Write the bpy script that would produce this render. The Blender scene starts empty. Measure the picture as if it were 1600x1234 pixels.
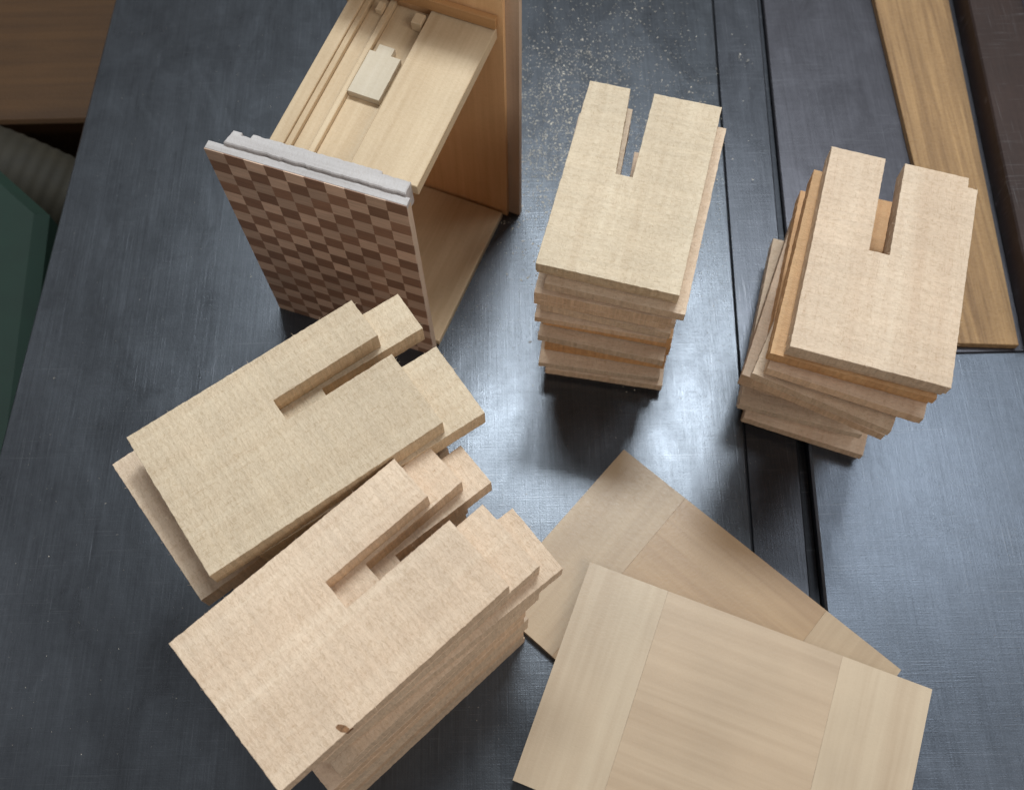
import bpy, math, random
from mathutils import Vector, Matrix
C = 0.01  # the numbers below are centimetres on the saw table
rnd = random.Random(7)
scene = bpy.context.scene

def lin(r, g, b):
    f = lambda v: (v/255/12.92) if v/255 <= .04045 else ((v/255+.055)/1.055)**2.4
    return (f(r), f(g), f(b), 1)

# ------------------------------------------------------------------ materials
class NT:
    def __init__(s, name):
        s.m = bpy.data.materials.new(name); s.m.use_nodes = True
        s.t = s.m.node_tree; s.n = s.t.nodes; s.n.clear()
        s.out = s.new("ShaderNodeOutputMaterial"); s.b = s.new("ShaderNodeBsdfPrincipled")
        s.l(s.b.outputs[0], s.out.inputs[0])
    def new(s, t): return s.n.new(t)
    def l(s, a, b): s.t.links.new(a, b)
    def coords(s, scale, rand=True, rot=(0, 0, 0)):
        tc = s.new("ShaderNodeTexCoord"); mp = s.new("ShaderNodeMapping")
        mp.inputs["Scale"].default_value = scale; mp.inputs["Rotation"].default_value = rot
        src = tc.outputs["Object"]
        if rand:
            oi = s.new("ShaderNodeObjectInfo"); va = s.new("ShaderNodeVectorMath"); va.operation = 'ADD'
            s.l(src, va.inputs[0]); s.l(oi.outputs["Random"], va.inputs[1]); src = va.outputs[0]
        s.l(src, mp.inputs[0]); return mp.outputs[0]
    def noise(s, vec, scale=1, detail=4, rough=.55, dist=0):
        n = s.new("ShaderNodeTexNoise"); n.inputs["Scale"].default_value = scale
        n.inputs["Detail"].default_value = detail; n.inputs["Roughness"].default_value = rough
        n.inputs["Distortion"].default_value = dist
        s.l(vec, n.inputs["Vector"]); return n.outputs["Fac"]
    def ramp(s, fac, stops):
        r = s.new("ShaderNodeValToRGB"); e = r.color_ramp.elements
        while len(e) < len(stops): e.new(.5)
        for i, (p, c) in enumerate(stops): e[i].position = p; e[i].color = c
        s.l(fac, r.inputs[0]); return r.outputs[0]
    def mix(s, a, b, fac, mode='MIX'):
        m = s.new("ShaderNodeMix"); m.data_type = 'RGBA'; m.blend_type = mode
        for v, k in ((a, 6), (b, 7), (fac, 0)):
            if isinstance(v, (int, float, tuple)): m.inputs[k].default_value = v
            else: s.l(v, m.inputs[k])
        return m.outputs[2]
    def bump(s, h, strength, dist, prev=None):
        b = s.new("ShaderNodeBump"); b.inputs["Strength"].default_value = strength
        b.inputs["Distance"].default_value = dist; s.l(h, b.inputs["Height"])
        if prev is not None: s.l(prev, b.inputs["Normal"])
        return b.outputs[0]
    def math(s, op, a, b):
        m = s.new("ShaderNodeMath"); m.operation = op
        for i, v in enumerate((a, b)):
            if isinstance(v, (int, float)): m.inputs[i].default_value = v
            else: s.l(v, m.inputs[i])
        return m.outputs[0]
g = lambda v: (v, v, v, 1)

def wood(name, light, dark, axis='x', speck=.5, rough=.6, streak=.5, vary=.08, bumpy=1.0, side=0.0):
    s = NT(name)
    def sc(a, b): return {'x': (a, b, b), 'y': (b, a, b), 'z': (b, b, a)}[axis]
    v1 = s.coords(sc(9, 260)); v2 = s.coords((18, 18, 18)); v3 = s.coords(sc(900, 460)); v4 = s.coords(sc(3, 60))
    v5 = s.coords(sc(300, 2600))
    n1 = s.noise(v1, 1, 6, .6, .3); n2 = s.noise(v2, 1, 3); n3 = s.noise(v3, 1, 4, .6, .8); n4 = s.noise(v4, 1, 4, .5, .6)
    n5 = s.noise(v5, 1, 2, .5)
    base = s.ramp(s.math('ADD', s.math('MULTIPLY', n1, streak), s.math('MULTIPLY', n4, 1-streak)),
                  [(.3, dark), (.68, light)])
    pat = s.ramp(n2, [(.3, g(.91)), (.7, g(1.05))])
    base = s.mix(base, pat, 1.0, 'MULTIPLY')
    sp = s.ramp(n3, [(.31, (.865, .835, .79, 1)), (.5, g(1)), (.69, g(1.075))])
    base = s.mix(base, sp, speck, 'MULTIPLY')
    pores = s.ramp(n5, [(.29, (.78, .71, .64, 1)), (.39, g(1))])
    base = s.mix(base, pores, speck*.8, 'MULTIPLY')
    ripple = None
    if side:
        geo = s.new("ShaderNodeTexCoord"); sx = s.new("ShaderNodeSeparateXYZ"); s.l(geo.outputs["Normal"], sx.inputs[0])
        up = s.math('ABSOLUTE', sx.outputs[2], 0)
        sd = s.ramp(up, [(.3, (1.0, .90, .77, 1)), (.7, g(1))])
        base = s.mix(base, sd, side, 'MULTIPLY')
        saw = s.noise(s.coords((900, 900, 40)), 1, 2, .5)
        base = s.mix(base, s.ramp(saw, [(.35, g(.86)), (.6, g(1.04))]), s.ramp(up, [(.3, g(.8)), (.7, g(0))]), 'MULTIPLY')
        # saw marks running across the board
        ripple = s.noise(s.coords((420, 26, 30), True, (0, 0, .06)), 1, 2, .5, .4)
        base = s.mix(base, s.ramp(ripple, [(.35, g(.955)), (.62, g(1.03))]), 1.0, 'MULTIPLY')
    oi = s.new("ShaderNodeObjectInfo")
    rv = s.ramp(oi.outputs["Random"], [(0, (1-vary, 1-vary*1.2, 1-vary*1.4, 1)), (.5, g(1)), (1, (1.04, 1.03, 1.02, 1))])
    base = s.mix(base, rv, 1.0, 'MULTIPLY')
    s.l(base, s.b.inputs["Base Color"])
    s.l(s.ramp(n3, [(.2, g(rough+.12)), (.8, g(rough-.08))]), s.b.inputs["Roughness"])
    s.b.inputs["Specular IOR Level"].default_value = .4
    b = s.bump(n3, .5*bumpy, .0009); b = s.bump(n1, .25*bumpy, .0005, b)
    if ripple is not None: b = s.bump(ripple, .35, .0008, b)
    s.l(b, s.b.inputs["Normal"])
    return s.m

M_board = wood("pale_rough_wood", lin(218, 200, 173), lin(201, 179, 150), speck=.95, rough=.54, side=.7)
M_board2 = wood("honey_rough_wood", lin(222, 182, 136), lin(198, 150, 104), speck=.6, rough=.58, side=.9)
M_board3 = wood("pink_rough_wood", lin(226, 202, 177), lin(206, 176, 149), speck=.7, rough=.58, side=.8)
M_board4 = wood("beige_rough_wood", lin(221, 199, 174), lin(204, 177, 150), speck=.95, rough=.54, side=.4)
M_panel_end = wood("smooth_pale_wood", lin(198, 179, 153), lin(180, 158, 132), 'y', speck=.15, rough=.36, bumpy=.15, vary=0, streak=.5)
M_panel_mid = wood("smooth_tan_wood", lin(194, 171, 144), lin(174, 150, 124), 'x', speck=.15, rough=.33, bumpy=.15, vary=0, streak=.5)
M_panel_end_b = wood("smooth_beige_wood", lin(184, 160, 130), lin(164, 138, 109), 'y', speck=.15, rough=.36, bumpy=.15, vary=0, streak=.5)
M_panel_mid_b = wood("smooth_brown_wood", lin(174, 144, 109), lin(150, 119, 87), 'x', speck=.15, rough=.33, bumpy=.15, vary=0, streak=.5)
M_box = wood("box_maple", lin(214, 191, 158), lin(187, 160, 125), 'x', speck=.3, rough=.5, bumpy=.4, vary=.03)
M_boxv = wood("box_honey", lin(240, 190, 132), lin(216, 162, 104), 'z', speck=.25, rough=.5, bumpy=.4, vary=.03)
M_boxr = wood("box_rail_brown", lin(196, 152, 104), lin(166, 120, 76), 'y', speck=.25, rough=.5, bumpy=.4, vary=.03)
M_boxp = wood("box_back_tan", lin(230, 188, 140), lin(204, 158, 110), 'z', speck=.25, rough=.5, bumpy=.4, vary=.03)
M_edge = wood("box_pinkish_edge", lin(214, 192, 170), lin(190, 162, 138), 'z', speck=.3, rough=.55, bumpy=.5, vary=.03)
M_grey = wood("daylit_grey_wood", lin(200, 195, 193), lin(168, 161, 158), 'y', speck=.4, rough=.65, bumpy=.6, vary=.02, streak=.8)  # grey-white of daylight put into the wood colour
M_block = wood("pale_block_wood", lin(206, 193, 172), lin(192, 177, 153), 'x', speck=.2, rough=.6, bumpy=.3, vary=.03)
M_oak = wood("brown_oak", lin(174, 138, 94), lin(116, 86, 56), 'y', speck=.8, rough=.5, vary=.02, streak=.8)
M_cab = wood("cabinet_wood", lin(88, 60, 31), lin(64, 42, 21), 'x', speck=.3, rough=.6, vary=.02)

def checker():
    s = NT("checkered_marquetry")
    tc = s.new("ShaderNodeTexCoord"); mp = s.new("ShaderNodeMapping")
    mp.inputs["Scale"].default_value = (0, 1/.0098, 1/.0080)
    mp.inputs["Location"].default_value = (.5, .0, .35)
    s.l(tc.outputs["Object"], mp.inputs[0])
    ck = s.new("ShaderNodeTexChecker"); ck.inputs["Scale"].default_value = 1.0
    s.l(mp.outputs[0], ck.inputs["Vector"])
    fine = s.noise(s.coords((400, 60, 900), False), 1, 4, .6)
    fl = s.new("ShaderNodeVectorMath"); fl.operation = 'FLOOR'; s.l(mp.outputs[0], fl.inputs[0])
    wn = s.new("ShaderNodeTexWhiteNoise"); s.l(fl.outputs[0], wn.inputs["Vector"])
    tone = s.ramp(wn.outputs["Value"], [(0, g(.78)), (1, g(1.17))])
    a = s.mix(lin(150, 112, 88), lin(206, 172, 147), ck.outputs["Fac"])
    a = s.mix(a, tone, 1.0, 'MULTIPLY')
    a = s.mix(a, s.ramp(fine, [(.3, g(.75)), (.7, g(1.1))]), .7, 'MULTIPLY')
    s.l(a, s.b.inputs["Base Color"]); s.b.inputs["Roughness"].default_value = .45
    s.l(s.bump(fine, .2, .0004), s.b.inputs["Normal"])
    return s.m
M_check = checker()

def iron(name, c0, c1, rough=.3, metal=.9):
    s = NT(name)
    v = s.coords((1, 1, 1), False)
    big = s.noise(v, 9, 5, .65, .8); mid = s.noise(v, 240, 5, .7); fine = s.noise(v, 1100, 3, .6)
    brush = s.noise(s.coords((900, 12, 60), False, (0, 0, -.05)), 1, 4, .6)
    smudge = s.noise(s.coords((30, 14, 10), False, (0, 0, .4)), 1, 6, .65, 1.5)
    scr = [s.noise(s.coords(sc_, False, (0, 0, a)), 1, 2, .5) for sc_, a in
           (((16, 1500, 60), .5), ((1900, 18, 60), -.16), ((15, 1400, 60), -.7), ((1500, 22, 60), .42), ((40, 1900, 60), 1.1))]
    col = s.ramp(s.math('ADD', s.math('MULTIPLY', big, .5), s.math('ADD', s.math('MULTIPLY', mid, .2), s.math('MULTIPLY', brush, .3))), [(.36, c0), (.64, c1)])
    sc = scr[0]
    for q in scr[1:]: sc = s.math('MAXIMUM', sc, q)
    gate = s.ramp(s.noise(v, 22, 3, .6), [(.38, g(.08)), (.65, g(1))])
    sl = s.math('MULTIPLY', s.ramp(sc, [(.66, g(0)), (.79, g(1))]), gate)
    col = s.mix(col, lin(160, 161, 165), s.math('MULTIPLY', sl, .33))
    s.l(col, s.b.inputs["Base Color"]); s.b.inputs["Metallic"].default_value = metal
    rr = s.math('ADD', s.math('MULTIPLY', smudge, .26), rough-.13)
    s.l(s.math('ADD', rr, s.math('MULTIPLY', brush, .04)), s.b.inputs["Roughness"])
    b = s.bump(fine, .12, .0004); b = s.bump(sc, .22, .0004, b); b = s.bump(brush, .08, .0004, b)
    s.l(b, s.b.inputs["Normal"]); return s.m
M_iron = iron("ground_cast_iron", lin(76, 79, 84), lin(97, 101, 107))
M_iron2 = iron("wing_cast_iron", lin(86, 91, 99), lin(107, 113, 123))
M_iron3 = iron("far_wing_cast_iron", lin(76, 75, 80), lin(94, 93, 99), .36)
M_slot = iron("slot_iron", lin(68, 70, 75), lin(86, 88, 94), .33)
M_gap = iron("gap_iron", lin(50, 52, 56), lin(63, 65, 70), .5)
M_rail = iron("rusty_dark_steel", lin(42, 29, 25), lin(60, 43, 37), .5, .4)

def plain(name, c, rough=.6, metal=0, sc=60, amt=.3, bump=.2):
    s = NT(name); n = s.noise(s.coords((1, 1, 1), False), sc, 5, .6)
    s.l(s.mix(c, s.ramp(n, [(.3, g(1-amt)), (.7, g(1+amt*.4))]), 1.0, 'MULTIPLY'), s.b.inputs["Base Color"])
    s.b.inputs["Roughness"].default_value = rough; s.b.inputs["Metallic"].default_value = metal
    s.l(s.bump(n, bump, .001), s.b.inputs["Normal"]); return s.m
M_hose = plain("grey_hose", lin(44, 38, 24), .75)
M_green = plain("green_paint", lin(8, 40, 28), .65, 0, 30, .2, .1)
M_floor = plain("dark_floor", lin(40, 34, 30), .8, 0, 8, .4)
M_lilac = plain("lilac_grey_paint", lin(150, 142, 158), .5)
M_dust = plain("sawdust", lin(214, 204, 188), .9)
M_bark = plain("dark_bark", lin(142, 104, 72), .9, 0, 500, .7, .6)

# ------------------------------------------------------------------ mesh helpers
def mkobj(name, verts, faces, mat, loc=(0, 0, 0), rotz=0, parent=None):
    me = bpy.data.meshes.new(name)
    me.from_pydata([(x*C, y*C, z*C) for x, y, z in verts], [], faces)
    me.materials.append(mat); me.update()
    o = bpy.data.objects.new(name, me); scene.collection.objects.link(o)
    o.location = (loc[0]*C, loc[1]*C, loc[2]*C); o.rotation_euler = (0, 0, rotz)
    if parent: o.parent = parent
    return o

def prism_data(poly, z0, z1, ch=.03):
    """poly counter-clockwise; top edge chamfered by ch."""
    n = len(poly); V = []; F = []
    def inset(d):
        out = []
        for i in range(n):
            p, q, r = Vector(poly[i-1]), Vector(poly[i]), Vector(poly[(i+1) % n])
            a = (q-p).normalized(); b = (r-q).normalized()
            na = Vector((-a.y, a.x)); nb = Vector((-b.y, b.x)); m = na+nb
            if m.length < 1e-6: m = na
            m.normalize(); k = d/max(.5, m.dot(na)); out.append(q+m*k)
        return out
    top = inset(ch); bot = inset(ch*.7)
    for p in bot: V.append((p[0], p[1], z0))
    for p in poly: V.append((p[0], p[1], z0+ch*.7))
    for p in poly: V.append((p[0], p[1], z1-ch))
    for p in top: V.append((p[0], p[1], z1))
    for k in range(3):
        for i in range(n):
            j = (i+1) % n; F.append((k*n+i, k*n+j, (k+1)*n+j, (k+1)*n+i))
    F.append(tuple(range(3*n, 4*n))); F.append(tuple(reversed(range(0, n))))
    return V, F

def rough_outline(pts, step=.16, amp=.0065):
    out = []
    for i in range(len(pts)):
        a = Vector(pts[i]); b = Vector(pts[(i+1) % len(pts)]); L = (b-a).length
        m = max(1, int(L/step)); t = (b-a).normalized(); nrm = Vector((-t.y, t.x))
        for k in range(m):
            p = a+(b-a)*k/m
            if k: p = p+nrm*rnd.gauss(0, amp)+t*rnd.uniform(-.03, .03)
            out.append((p.x, p.y))
    return out

def slivers(outline, z, n):
    """torn wood fibres sticking out of the sawn edge"""
    V = []; F = []; N = len(outline)
    for _ in range(n):
        i = rnd.randrange(N); p = Vector(outline[i]); q = Vector(outline[(i+1) % N])
        t = (q-p).normalized(); nr = Vector((t.y, -t.x)); l = abs(rnd.gauss(.06, .06))+.02; w = rnd.uniform(.005, .016)
        e = p+nr*l+t*rnd.uniform(-.12, .12); zz = z-rnd.uniform(.0, .1); b = len(V); r = p-nr*.03
        V += [(r.x-t.x*w, r.y-t.y*w, zz), (r.x+t.x*w, r.y+t.y*w, zz), (e.x, e.y, zz+rnd.uniform(-.06, .06)), (r.x, r.y, zz+w)]
        F += [(b, b+1, b+2), (b, b+2, b+3), (b+1, b+3, b+2)]
    return V, F

def join(parts):
    V = []; F = []
    for v, f in parts:
        o = len(V); V += v; F += [tuple(i+o for i in q) for q in f]
    return V, F

def box_data(x0, x1, y0, y1, z0, z1, ch=.03):
    return prism_data([(x0, y0), (x1, y0), (x1, y1), (x0, y1)], z0, z1, ch)

def slotted_board(ox, oy, ang, z, t, mat, label, L=10.84, W=6.6, s1=2.4, s2=3.25, S=5.7, s1e=None,
                  lip=(0, 0, 0), notch=False, split=.5, gap=.02, ch=.014, fib=55):
    s1e = s1 if s1e is None else s1e
    def outline(le, ll, lr, up):
        a = [(-le, -ll), (L, -ll), (L, s1e), (S, s1), (S, s2), (L, s2)]
        if notch and up: a += [(L, W-.45), (L-.55, W-.45), (L-.55, W+lr)]
        else: a += [(L, W+lr)]
        a += [(-le, W+lr)]
        pts = [(x-L/2, -(y-W/2)) for x, y in a]
        return rough_outline(pts[::-1])
    if tuple(lip) == (0, 0, 0) and not notch:
        up = outline(0, 0, 0, True)
        parts = [prism_data(up, 0, t-gap, ch), slivers(up, t-gap, fib)]
    else:
        up = outline(0, 0, 0, True); lo = outline(*lip, False)
        parts = [prism_data(up, t*split+.003, t-gap, ch), prism_data(lo, 0, t*split, ch*.8),
                 slivers(up, t-gap, fib), slivers(lo, t*split, fib//2)]
    V, F = join(parts)
    a = math.radians(ang); d = Vector((math.cos(a), math.sin(a))); w = Vector((math.sin(a), -math.cos(a)))
    c = Vector((ox, oy))+d*L/2+w*W/2
    o = mkobj("slotted_board", V, F, mat, (c.x, c.y, z), a)
    o["label"] = label; o["category"] = "wooden board"; o["group"] = "slotted boards piled in stacks"
    return o

def stack(spec, ztop, top_label, low_label, **kw):
    n = len(spec); t = ztop/n
    for k, sp in enumerate(spec):
        ox, oy, ang = sp[:3]; extra = sp[3] if len(sp) > 3 else {}
        mat = M_board if k < 3 else rnd.choice([M_board4, M_board3, M_board4])
        args = dict(kw); args.update(extra)
        m = args.pop("mat", mat)
        args.setdefault("split", rnd.choice([.4, .5, .6]))
        slotted_board(ox, oy, ang, ztop-(k+1)*t, t, m, top_label if k == 0 else low_label, **args)

def lerp_spec(a, b, n, jit, ja):
    out = []
    for i in range(n):
        f = i/max(1, n-1)
        out.append((a[0]+(b[0]-a[0])*f+rnd.uniform(-jit, jit), a[1]+(b[1]-a[1])*f+rnd.uniform(-jit, jit),
                    a[2]+(b[2]-a[2])*f+rnd.uniform(-ja, ja)))
    return out

# ------------------------------------------------------------------ neat stack by the box
spec = [(1.20, 22.75, 73.9, dict(s1e=2.05, s1=2.43, lip=(-.2, 0, 0), split=.45)),
        (1.6, 22.38, 73.9, dict(lip=(-.4, -.2, 0), split=.45, mat=M_board4, s1=2.15, s1e=1.85, S=5.9)),
        (1.15, 22.55, 75.9, dict(mat=M_board3, lip=(.0, .0, -.2), split=.4, s1=2.3, s2=3.5)),
        (1.55, 23.1, 74.2, dict(mat=M_board4, lip=(.3, 0, -.1), split=.5, s1=2.1)),
        (1.2, 22.5, 77.6, dict(mat=M_board3, lip=(-.3, 0, 0), split=.5, s2=3.4, gap=.12)),
        (1.7, 23.2, 76.5, dict(mat=M_board2, lip=(0, 0, 0), split=.5, s1=2.1)),
        (1.4, 22.65, 75.4, dict(mat=M_board4, lip=(-.4, 0, 0), split=.4, gap=.1)),
        (1.95, 23.55, 79.5, dict(mat=M_board2, lip=(0, 0, 0), split=.5, s1=2.1)),
        (1.85, 23.45, 78, dict(mat=M_board2, lip=(0, 0, 0), split=.5, s1=2.1)),
        (1.5, 22.7, 80.2, dict(mat=M_board4, lip=(-.3, -.1, .1), split=.5, gap=.08)),
        (1.9, 22.85, 79.2, dict(mat=M_board3, lip=(-.25, 0, 0), split=.4))]
stack(spec, 12.6, "pale slotted board topping a neat stack beside the checkered box",
      "rough pale slotted board in the neat stack beside the box", gap=.06)

# ------------------------------------------------------------------ twisted stack over the groove
spec = [(11.81, 17.86, 72.0, dict(notch=True, s1=2.5, s2=3.4, W=6.75, lip=(-.2, 0, 0), split=.45, mat=M_board4)),
        (11.3, 18.15, 71.0, dict(lip=(-.3, 0, 0), mat=M_board2, split=.55, W=7.2, L=10.2, s1=2.9, s2=4.1, S=5.5)),
        (11.45, 18.0, 68.2, dict(mat=M_board3, lip=(-.3, 0, 0), split=.5, W=7.0, s1=2.7, s2=4.0)),
        (11.1, 18.35, 63.0, dict(mat=M_board4, lip=(-.4, 0, 0), split=.45, s2=4.4, S=5.2, gap=.12, L=10.4)), (12.6, 19.3, 72, dict(mat=M_board2, lip=(0, 0, 0))),
        (11.8, 19.1, 62.5, dict(mat=M_board3, lip=(-.35, 0, 0), split=.45, s1=2.0, s2=4.4, S=5, L=10.4)),
        (12.8, 20.6, 72.5, dict(mat=M_board2, lip=(-.3, 0, 0))),
        (11.9, 20.5, 67.5, dict(lip=(0, 0, 0), mat=M_board3, W=7)), (13.0, 21.2, 71, dict(mat=M_board2, lip=(0, 0, 0))),
        (12.2, 19.9, 73, dict(lip=(-.35, 0, 0), mat=M_board4, split=.45, gap=.1)), (12.65, 19.6, 69.0, dict(lip=(-.3, 0, 0), mat=M_board3, split=.45))]
stack(spec, 13.5, "pale slotted board topping a twisted leaning stack over the table groove",
      "honey-toned slotted board in the twisted stack over the groove", gap=.06)

# ------------------------------------------------------------------ two larger stacks lying close together
spec = [(-15.79, 14.35, 34.7, dict(W=7.05)), (-14.08, 15.46, 33.4, dict(W=7.0)),
        (-17.2, 14.0, 37.1, dict(W=7.4, mat=M_board4))]
spec += lerp_spec((-15.9, 14.6, 35), (-15.6, 14.6, 35), 9, .15, .8)
stack(spec, 13.5, "pale slotted board with long slot topping a diagonal stack", "rough pale slotted board shifted out of a diagonal stack",
      W=6.95, s1=2.1, s2=3.2, S=5.7)
spec = [(-13.11, 6.08, 40.9, dict(L=10.95, W=6.98, mat=M_board4, s1=2.12, s2=3.45)), (-11.79, 7.05, 41, dict(L=10.9, mat=M_board4, s2=3.45)),
        (-10.87, 8.0, 37.5, dict(mat=M_board4, s2=3.6))]
sh = [.7, .68, 0, .02, .3, .28, 0, .02, .1]
for i in range(9):
    f = min(1, .5+i/6); s_ = sh[i]
    spec.append((-11.9-.49*f+.75*s_, 6.5-.53*f+.66*s_, 41.3, dict(W=6.9, mat=M_board3 if i in (2, 3, 6) else M_board4, fib=5, ch=.005)))
stack(spec, 13.3, "pale slotted board with dark bark flaw topping a diagonal stack", "rough pale slotted board shifted below the flawed top board",
      W=6.9, s1=2.15, s2=3.3, S=5.8, gap=.004)
top = [o for o in bpy.data.objects if "bark flaw" in o.get("label", "")][0]
pts = []
for i in range(26):
    a = 2*math.pi*i/26; r_ = 1+rnd.uniform(-.06, .06)
    x = .27*math.cos(a)*r_; y = .13*math.sin(a)*r_
    X_, Y_ = x*math.cos(2.1)-y*math.sin(2.1), x*math.sin(2.1)+y*math.cos(2.1)
    pts.append((X_, max(Y_, -.19)))
V, F = join([prism_data(pts, 0, .022, .008), box_data(.0, .28, -.215, -.19, -.35, .015, .01)])
mkobj("bark_knot", V, F, M_bark, (-5.475+3.0, -3.49+.2, 13.3/12-.02), 0, top)

# ------------------------------------------------------------------ laminated panels
def panel(ox, oy, ang, z, t, me, mm, label, W=11.2):
    L = 17.7; c1, c2 = 4.22, 13.25; gg = .003
    a = math.radians(ang); d = Vector((math.cos(a), math.sin(a))); w = Vector((math.sin(a), -math.cos(a)))
    c = Vector((ox, oy))+d*L/2+w*W/2
    root = bpy.data.objects.new("laminated_panel", None); scene.collection.objects.link(root)
    root.location = (c.x*C, c.y*C, z*C); root.rotation_euler = (0, 0, a); root.empty_display_size = .02
    for nm, x0, x1, m in (("end_strip", 0, c1-gg, me), ("middle_board", c1+gg, c2-gg, mm), ("end_strip", c2+gg, L, me)):
        out = rough_outline([(x0-L/2, -W/2), (x1-L/2, -W/2), (x1-L/2, W/2), (x0-L/2, W/2)], .5, .001)
        V, F = prism_data(out, 0, t+(.0 if nm == "end_strip" else -.002), .003)
        mkobj(nm, V, F, m, parent=root)
    root["label"] = label; root["category"] = "wood panel"; root["group"] = "laminated panels lying flat"
panel(3.85, 11.79, -22.1, .52, .5, M_panel_end, M_panel_mid, "smooth pale laminated panel lying on another panel")
panel(6.07, 18.12, -42.6, .0, .5, M_panel_end_b, M_panel_mid_b, "browner laminated panel lying flat on the iron table", 11.0)

# ------------------------------------------------------------------ open box with checkered front
# local frame: x = depth (away from the front), y = across, z = up; root at the front corner
A = math.radians(66.5)
root = bpy.data.objects.new("wooden_box", None); scene.collection.objects.link(root)
root.location = (-4.32*C, 24.62*C, 0); root.rotation_euler = (0, 0, A); root.empty_display_size = .02
root["label"] = "open pale wooden box with checkered front standing on iron table"; root["category"] = "wooden box"
def part(nm, datas, mat, rz=0, loc=(0, 0, 0)):
    V, F = join(datas); return mkobj(nm, V, F, mat, loc, rz, root)
ZT = 14.9
fr = math.radians(3.4)
part("front_panel", [box_data(-.18, -.13, 0, 9.8, 0, ZT-.02, .004)], M_check, fr, (-.15, 0, 0))
part("front_backing", [box_data(-.128, .3, 0.01, 9.79, 0, ZT-.3, .01)], M_edge, fr, (-.15, 0, 0))
part("top_edge", [box_data(-.128, .3, 0.0, 9.8, ZT-.29, ZT, .02)], M_grey, fr, (-.15, 0, 0))
part("top_batten", [prism_data(rough_outline([(.302, .2), (1.0, .22), (1.0, 1.6), (1.12, 1.62), (1.12, 7.9), (.9, 7.95), (.9, 8.4), (1.05, 8.42), (1.05, 8.85), (.302, 9.0)], .15, .014), 13.6, ZT+.2, .05)], M_grey, fr, (-.15, 0, 0))
part("floor_board", [box_data(.42, 9.95, 0, 7.3, 0, .45)], M_box)
part("side_wall", [box_data(.95, 9.9, 6.65, 7.25, .47, 14.2)], M_boxv)
q = 13.6
tb = part("top_board", [box_data(-.1, 9.05, .0, 3.3, 14.2-q, ZT-.03-q),
                   box_data(-.35, 9.05, 3.31, 5.2, 13.9-q, 14.4-q),
                   box_data(-.4, 9.05, 5.21, 5.5, 13.9-q, 14.66-q),
                   box_data(-.4, 9.05, 5.51, 6.3, 13.9-q, 14.52-q),
                   box_data(-.45, 9.05, 6.31, 6.6, 14.0-q, 14.75-q),
                   box_data(-.45, 9.05, 6.61, 7.3, 14.22-q, ZT-.03-q)], M_box, 0, (1.0, 0, q))
tilt = math.radians(-4.2); tb.rotation_euler = (0, tilt, 0)
part("cross_rail", [box_data(9.75, 10.08, .0, 7.3, 15.58, 16.2)], M_boxr)
part("back_panel", [box_data(10.1, 10.4, -.25, 7.7, 0, 20)], M_boxp)
part("back_outer_panel", [box_data(10.42, 10.75, -.95, 8.4, 0, 22)], M_edge)
cl = part("end_cleat", [box_data(7.9, 8.5, 3.4, 3.9, 14.42-q, 15.0-q), box_data(8.0, 8.5, 5.5, 5.8, 14.68-q, 15.0-q)], M_box, 0, (1.0, 0, q))
cl.rotation_euler = (0, tilt, 0)
d = Vector((math.cos(A), math.sin(A))); n_ = Vector((-math.sin(A), math.cos(A)))
p = Vector((-4.32, 24.62))+d*5.7+n_*4.35
V, F = join([prism_data(rough_outline([(-1.3, -.8), (1.15, -.8), (1.15, -.3), (1.6, -.3), (1.6, .5), (1.15, .5), (1.15, .8), (-1.3, .8)], .3, .004), 0, .36, .015)])
blk = mkobj("wood_block", V, F, M_block, (p.x, p.y, 14.4+4.7*math.sin(-tilt)+.02), A)
blk.matrix_world = Matrix.Translation(blk.location) @ Matrix.Rotation(A, 4, 'Z') @ Matrix.Rotation(tilt, 4, 'Y')
blk["label"] = "small pale stepped block in the groove on the box"; blk["category"] = "wood block"

# ------------------------------------------------------------------ saw table
def X(a, y): return a+.048*y
def strip(a0, a1, y0, y1, z0, z1, ch=.05):
    return prism_data([(X(a0, y0), y0), (X(a1, y0), y0), (X(a1, y1), y1), (X(a0, y1), y1)], z0, z1, ch)
tab = bpy.data.objects.new("saw_table", None); scene.collection.objects.link(tab); tab.empty_display_size = .05
tab.location = (0, .3, 0)
tab["label"] = "scratched dark cast iron saw table with a long groove"; tab["category"] = "saw table"
def tpart(nm, datas, mat):
    V, F = join(datas); V = [(x, y-30, z) for x, y, z in V]; return mkobj(nm, V, F, mat, parent=tab)
tpart("main_plate", [strip(-29.5, 12.0, -35, 95, -4, 0, .12)], M_iron)
tpart("groove_floor", [prism_data([(X(12.02, -35), -35), (X(14.5, -35), -35), (X(15.5, 95), 95), (X(12.02, 95), 95)], -4, -.15, .08)], M_slot)
tpart("groove_bottom", [strip(14.3, 15.51, -35, 95, -4.1, -.7)], M_gap)
tpart("wing_plate", [strip(15.52, 60, -35, 23.8, -4, -.02, .12)], M_iron2)
tpart("far_wing_plate", [strip(15.52, 60, 23.9, 95, -4, -.3, .08)], M_iron3)
V, F = prism_data([(25.75, 24.3), (29.25, 24.1), (30.5, 50.6), (32.5, 95), (25.0, 95), (25.45, 50.6)], -.28, .2, .03)
o = mkobj("oak_strip", [(x-27, y-50, z) for x, y, z in V], F, M_oak, (27, 50, 0))
o["label"] = "flat brown oak strip lying along the table fence"; o["category"] = "wood strip"
fen = bpy.data.objects.new("rip_fence", None); scene.collection.objects.link(fen); fen.location = (.3, .5, 0); fen.empty_display_size = .02
fen["label"] = "dark rusty steel rail beside the oak strip"; fen["category"] = "fence rail"
V, F = strip(28.6, 32.2, 24.0, 95, -.28, 1.6, .1)
mkobj("rail_bar", [(x-30, y-50, z) for x, y, z in V], F, M_rail, parent=fen)
V, F = strip(32.22, 36, 24.0, 95, -.28, 2.0, .1)
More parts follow.
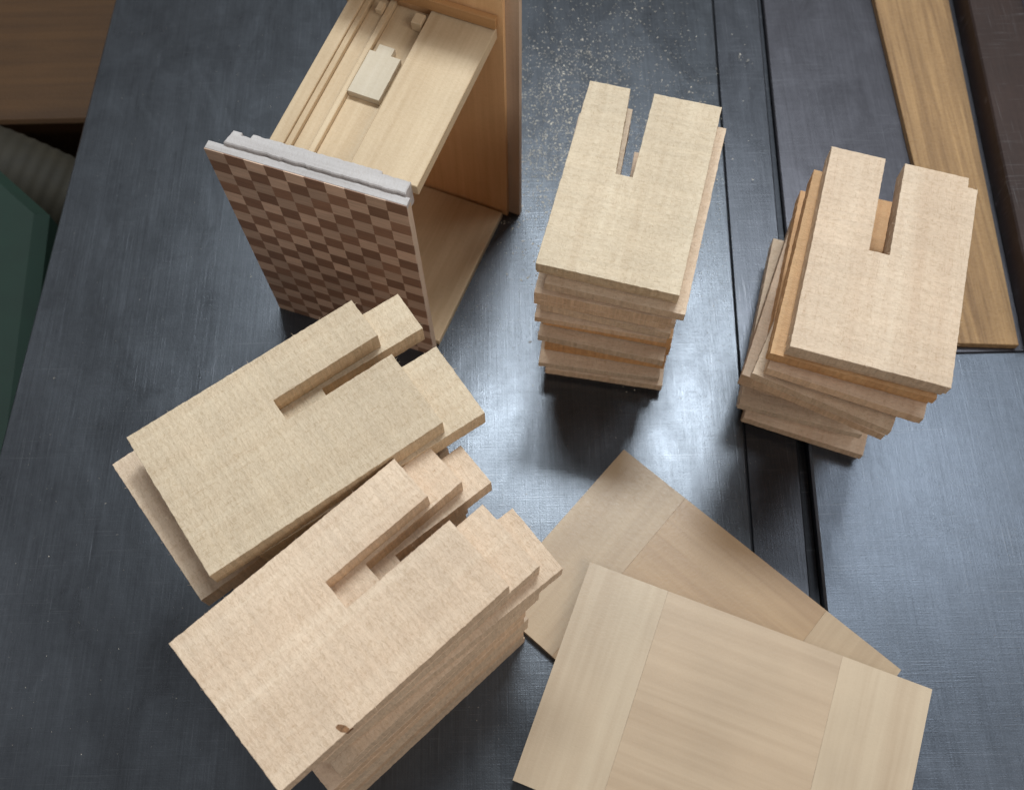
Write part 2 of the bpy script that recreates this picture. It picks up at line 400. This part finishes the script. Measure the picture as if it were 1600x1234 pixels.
mkobj("rail_cover", [(x-30, y-50, z) for x, y, z in V], F, M_lilac, parent=fen)

# ------------------------------------------------------------------ beyond the table edge
o = mkobj("floor", [(-300, -200, -80), (300, -200, -80), (300, 400, -80), (-300, 400, -80)], [(0, 1, 2, 3)], M_floor); o["kind"] = "structure"
V, F = join([box_data(-75, -33, 60.5, 110, -80, -22, .3), box_data(-76, -32.6, 58.6, 110, -21.9, -20, .3)])
o = mkobj("wooden_cabinet", [(x+50, y-80, z+80) for x, y, z in V], F, M_cab, (-50, 80, -80))
o["label"] = "brown wooden cabinet standing beyond the table edge"; o["category"] = "cabinet"
V, F = prism_data([(-34.6, 42), (-39.5, 46.5), (-75, 49), (-75, -20), (-32, -20), (-33, 20)], -80, -10, .8)
o = mkobj("green_machine", [(x+50, y-20, z+80) for x, y, z in V], F, M_green, (-50, 20, -80))
o["label"] = "dark green painted machine housing beside the table"; o["category"] = "machine"
V = []; F = []; N = 300; K = 32
p0 = Vector((-80, 55.0, -14)); p1 = Vector((-54, 53.5, -12)); p2 = Vector((-40, 51.5, -14)); p3 = Vector((-26, 47, -38))
for i in range(N):
    t = i/(N-1); P_ = p0*(1-t)**3+p1*3*t*(1-t)**2+p2*3*t*t*(1-t)+p3*t**3
    T_ = ((p1-p0)*3*(1-t)**2+(p2-p1)*6*t*(1-t)+(p3-p2)*3*t*t).normalized()
    s_ = T_.cross(Vector((0, 0, 1))).normalized(); u_ = s_.cross(T_)
    R_ = 4.1+.035*math.sin(i*1.3)
    for k in range(K):
        a = 2*math.pi*k/K; q_ = P_+(s_*math.cos(a)+u_*math.sin(a))*R_; V.append((q_.x+50, q_.y-58, q_.z+24))
for i in range(N-1):
    for k in range(K): F.append((i*K+k, i*K+(k+1) % K, (i+1)*K+(k+1) % K, (i+1)*K+k))
o = mkobj("dust_hose", V, F, M_hose, (-50, 58, -24))
for p_ in o.data.polygons: p_.use_smooth = True
o["label"] = "grey ribbed dust hose running beneath the table"; o["category"] = "hose"

# ------------------------------------------------------------------ sawdust
V = []; F = []
def flake(x, y, s):
    a = rnd.uniform(0, 6.28); l = s*rnd.uniform(.5, 2.0); w = s*rnd.uniform(.4, .8); b = len(V); z = .01
    for dx, dy, dz in ((-l, -w, 0), (l, -w*.7, rnd.uniform(0, .02)), (l*.8, w, rnd.uniform(.01, .03)), (-l*.9, w*.8, .01)):
        V.append((x+dx*math.cos(a)-dy*math.sin(a), y+dx*math.sin(a)+dy*math.cos(a)-30, z+dz))
    F.append((b, b+1, b+2, b+3))
G = rnd.gauss
def clump(n, cx, cy, sx, sy, size):
    for _ in range(n):
        x0, y0 = G(cx, sx), G(cy, sy); rr = rnd.uniform(.2, .9)
        for _ in range(rnd.randint(3, 18)): flake(G(x0, rr), G(y0, rr*1.4), abs(G(size, size*.8))+.008)
clump(170, 5.6, 41, 3.4, 6, .014)
clump(150, 2.8, 38, 1.6, 4.5, .017)
for i in range(3500): flake(G(5.4, 3.4), G(41, 6), abs(G(.011, .009))+.008)
for i in range(130): flake(G(3.6, 2.5), G(40, 5), rnd.uniform(.03, .06))
for i in range(1700): flake(rnd.uniform(-27, 12), rnd.uniform(3, 50), rnd.uniform(.005, .013))
for i in range(60): flake(rnd.uniform(-27, 12), rnd.uniform(3, 50), rnd.uniform(.015, .03))
for i in range(250): flake(rnd.uniform(16.5, 28), rnd.uniform(3, 23), rnd.uniform(.006, .011))
for i in range(1300): flake(min(13.6, G(12.0, 1.0)), G(34, 8), rnd.uniform(.006, .018))
for i in range(400): flake(G(-1.5, 1.2), G(28, 2.5), rnd.uniform(.006, .017))
o = mkobj("sawdust", V, F, M_dust, (0, 30, 0)); o["kind"] = "stuff"

# ------------------------------------------------------------------ light
def area(nm, loc, target, sx, sy, power, col):
    l = bpy.data.lights.new(nm, 'AREA'); l.shape = 'RECTANGLE'; l.size = sx*C; l.size_y = sy*C; l.energy = power; l.color = col
    o = bpy.data.objects.new(nm, l); scene.collection.objects.link(o)
    o.location = Vector(loc)*C; o.rotation_euler = (Vector(target)-Vector(loc)).to_track_quat('-Z', 'Y').to_euler()
area("ceiling_light", (34, 106, 200), (0, 20, 0), 46, 28, 26, (.88, .96, 1.0))
area("ceiling_light_dim", (-18, 114, 200), (0, 20, 0), 40, 26, 11, (.88, .96, 1.0))
area("roof_window", (105, 70, 190), (0, 20, 0), 60, 60, 5, (.86, .94, 1.0))
area("left_fill_light", (-190, 60, 150), (0, 20, 0), 120, 90, 3, (.95, .97, 1.0))  # added fill from the left for the wood, no actual window
area("warm_fill_light", (120, -100, 150), (5, 20, 0), 140, 90, 14, (1.0, .95, .89))  # added fill behind the camera, brightens the wood without reflecting in the iron
w = bpy.data.worlds.new("World"); scene.world = w; w.use_nodes = True
nt = w.node_tree; bg = nt.nodes["Background"]
tc = nt.nodes.new("ShaderNodeTexCoord"); no = nt.nodes.new("ShaderNodeTexNoise"); no.inputs["Scale"].default_value = 1.6
cr = nt.nodes.new("ShaderNodeValToRGB"); cr.color_ramp.elements[0].position = .35; cr.color_ramp.elements[0].color = (.28, .27, .26, 1)
cr.color_ramp.elements[1].position = .7; cr.color_ramp.elements[1].color = (.60, .60, .62, 1)
nt.links.new(tc.outputs["Generated"], no.inputs["Vector"]); nt.links.new(no.outputs["Fac"], cr.inputs[0]); nt.links.new(cr.outputs[0], bg.inputs[0])
bg.inputs[1].default_value = .52

# ------------------------------------------------------------------ camera
th = math.radians(66.51); ro = math.radians(-1.23)
r0 = Vector((1, 0, 0)); f = Vector((0, math.cos(th), -math.sin(th))); u0 = Vector((0, math.sin(th), math.cos(th)))
r = r0*math.cos(ro)+u0*math.sin(ro); u = -r0*math.sin(ro)+u0*math.cos(ro)
cd = bpy.data.cameras.new("camera"); cam = bpy.data.objects.new("camera", cd); scene.collection.objects.link(cam)
m = Matrix((r, u, -f)).transposed().to_4x4(); m.translation = Vector((0, 0, .5)); cam.matrix_world = m
cd.sensor_width = 36; cd.lens = 1500/1600*36; cd.clip_start = .01; cd.clip_end = 50
cd.dof.use_dof = True; cd.dof.focus_distance = .43; cd.dof.aperture_fstop = 14
scene.camera = cam
scene.view_settings.view_transform = 'Standard'; scene.view_settings.look = 'None'; scene.view_settings.exposure = 0
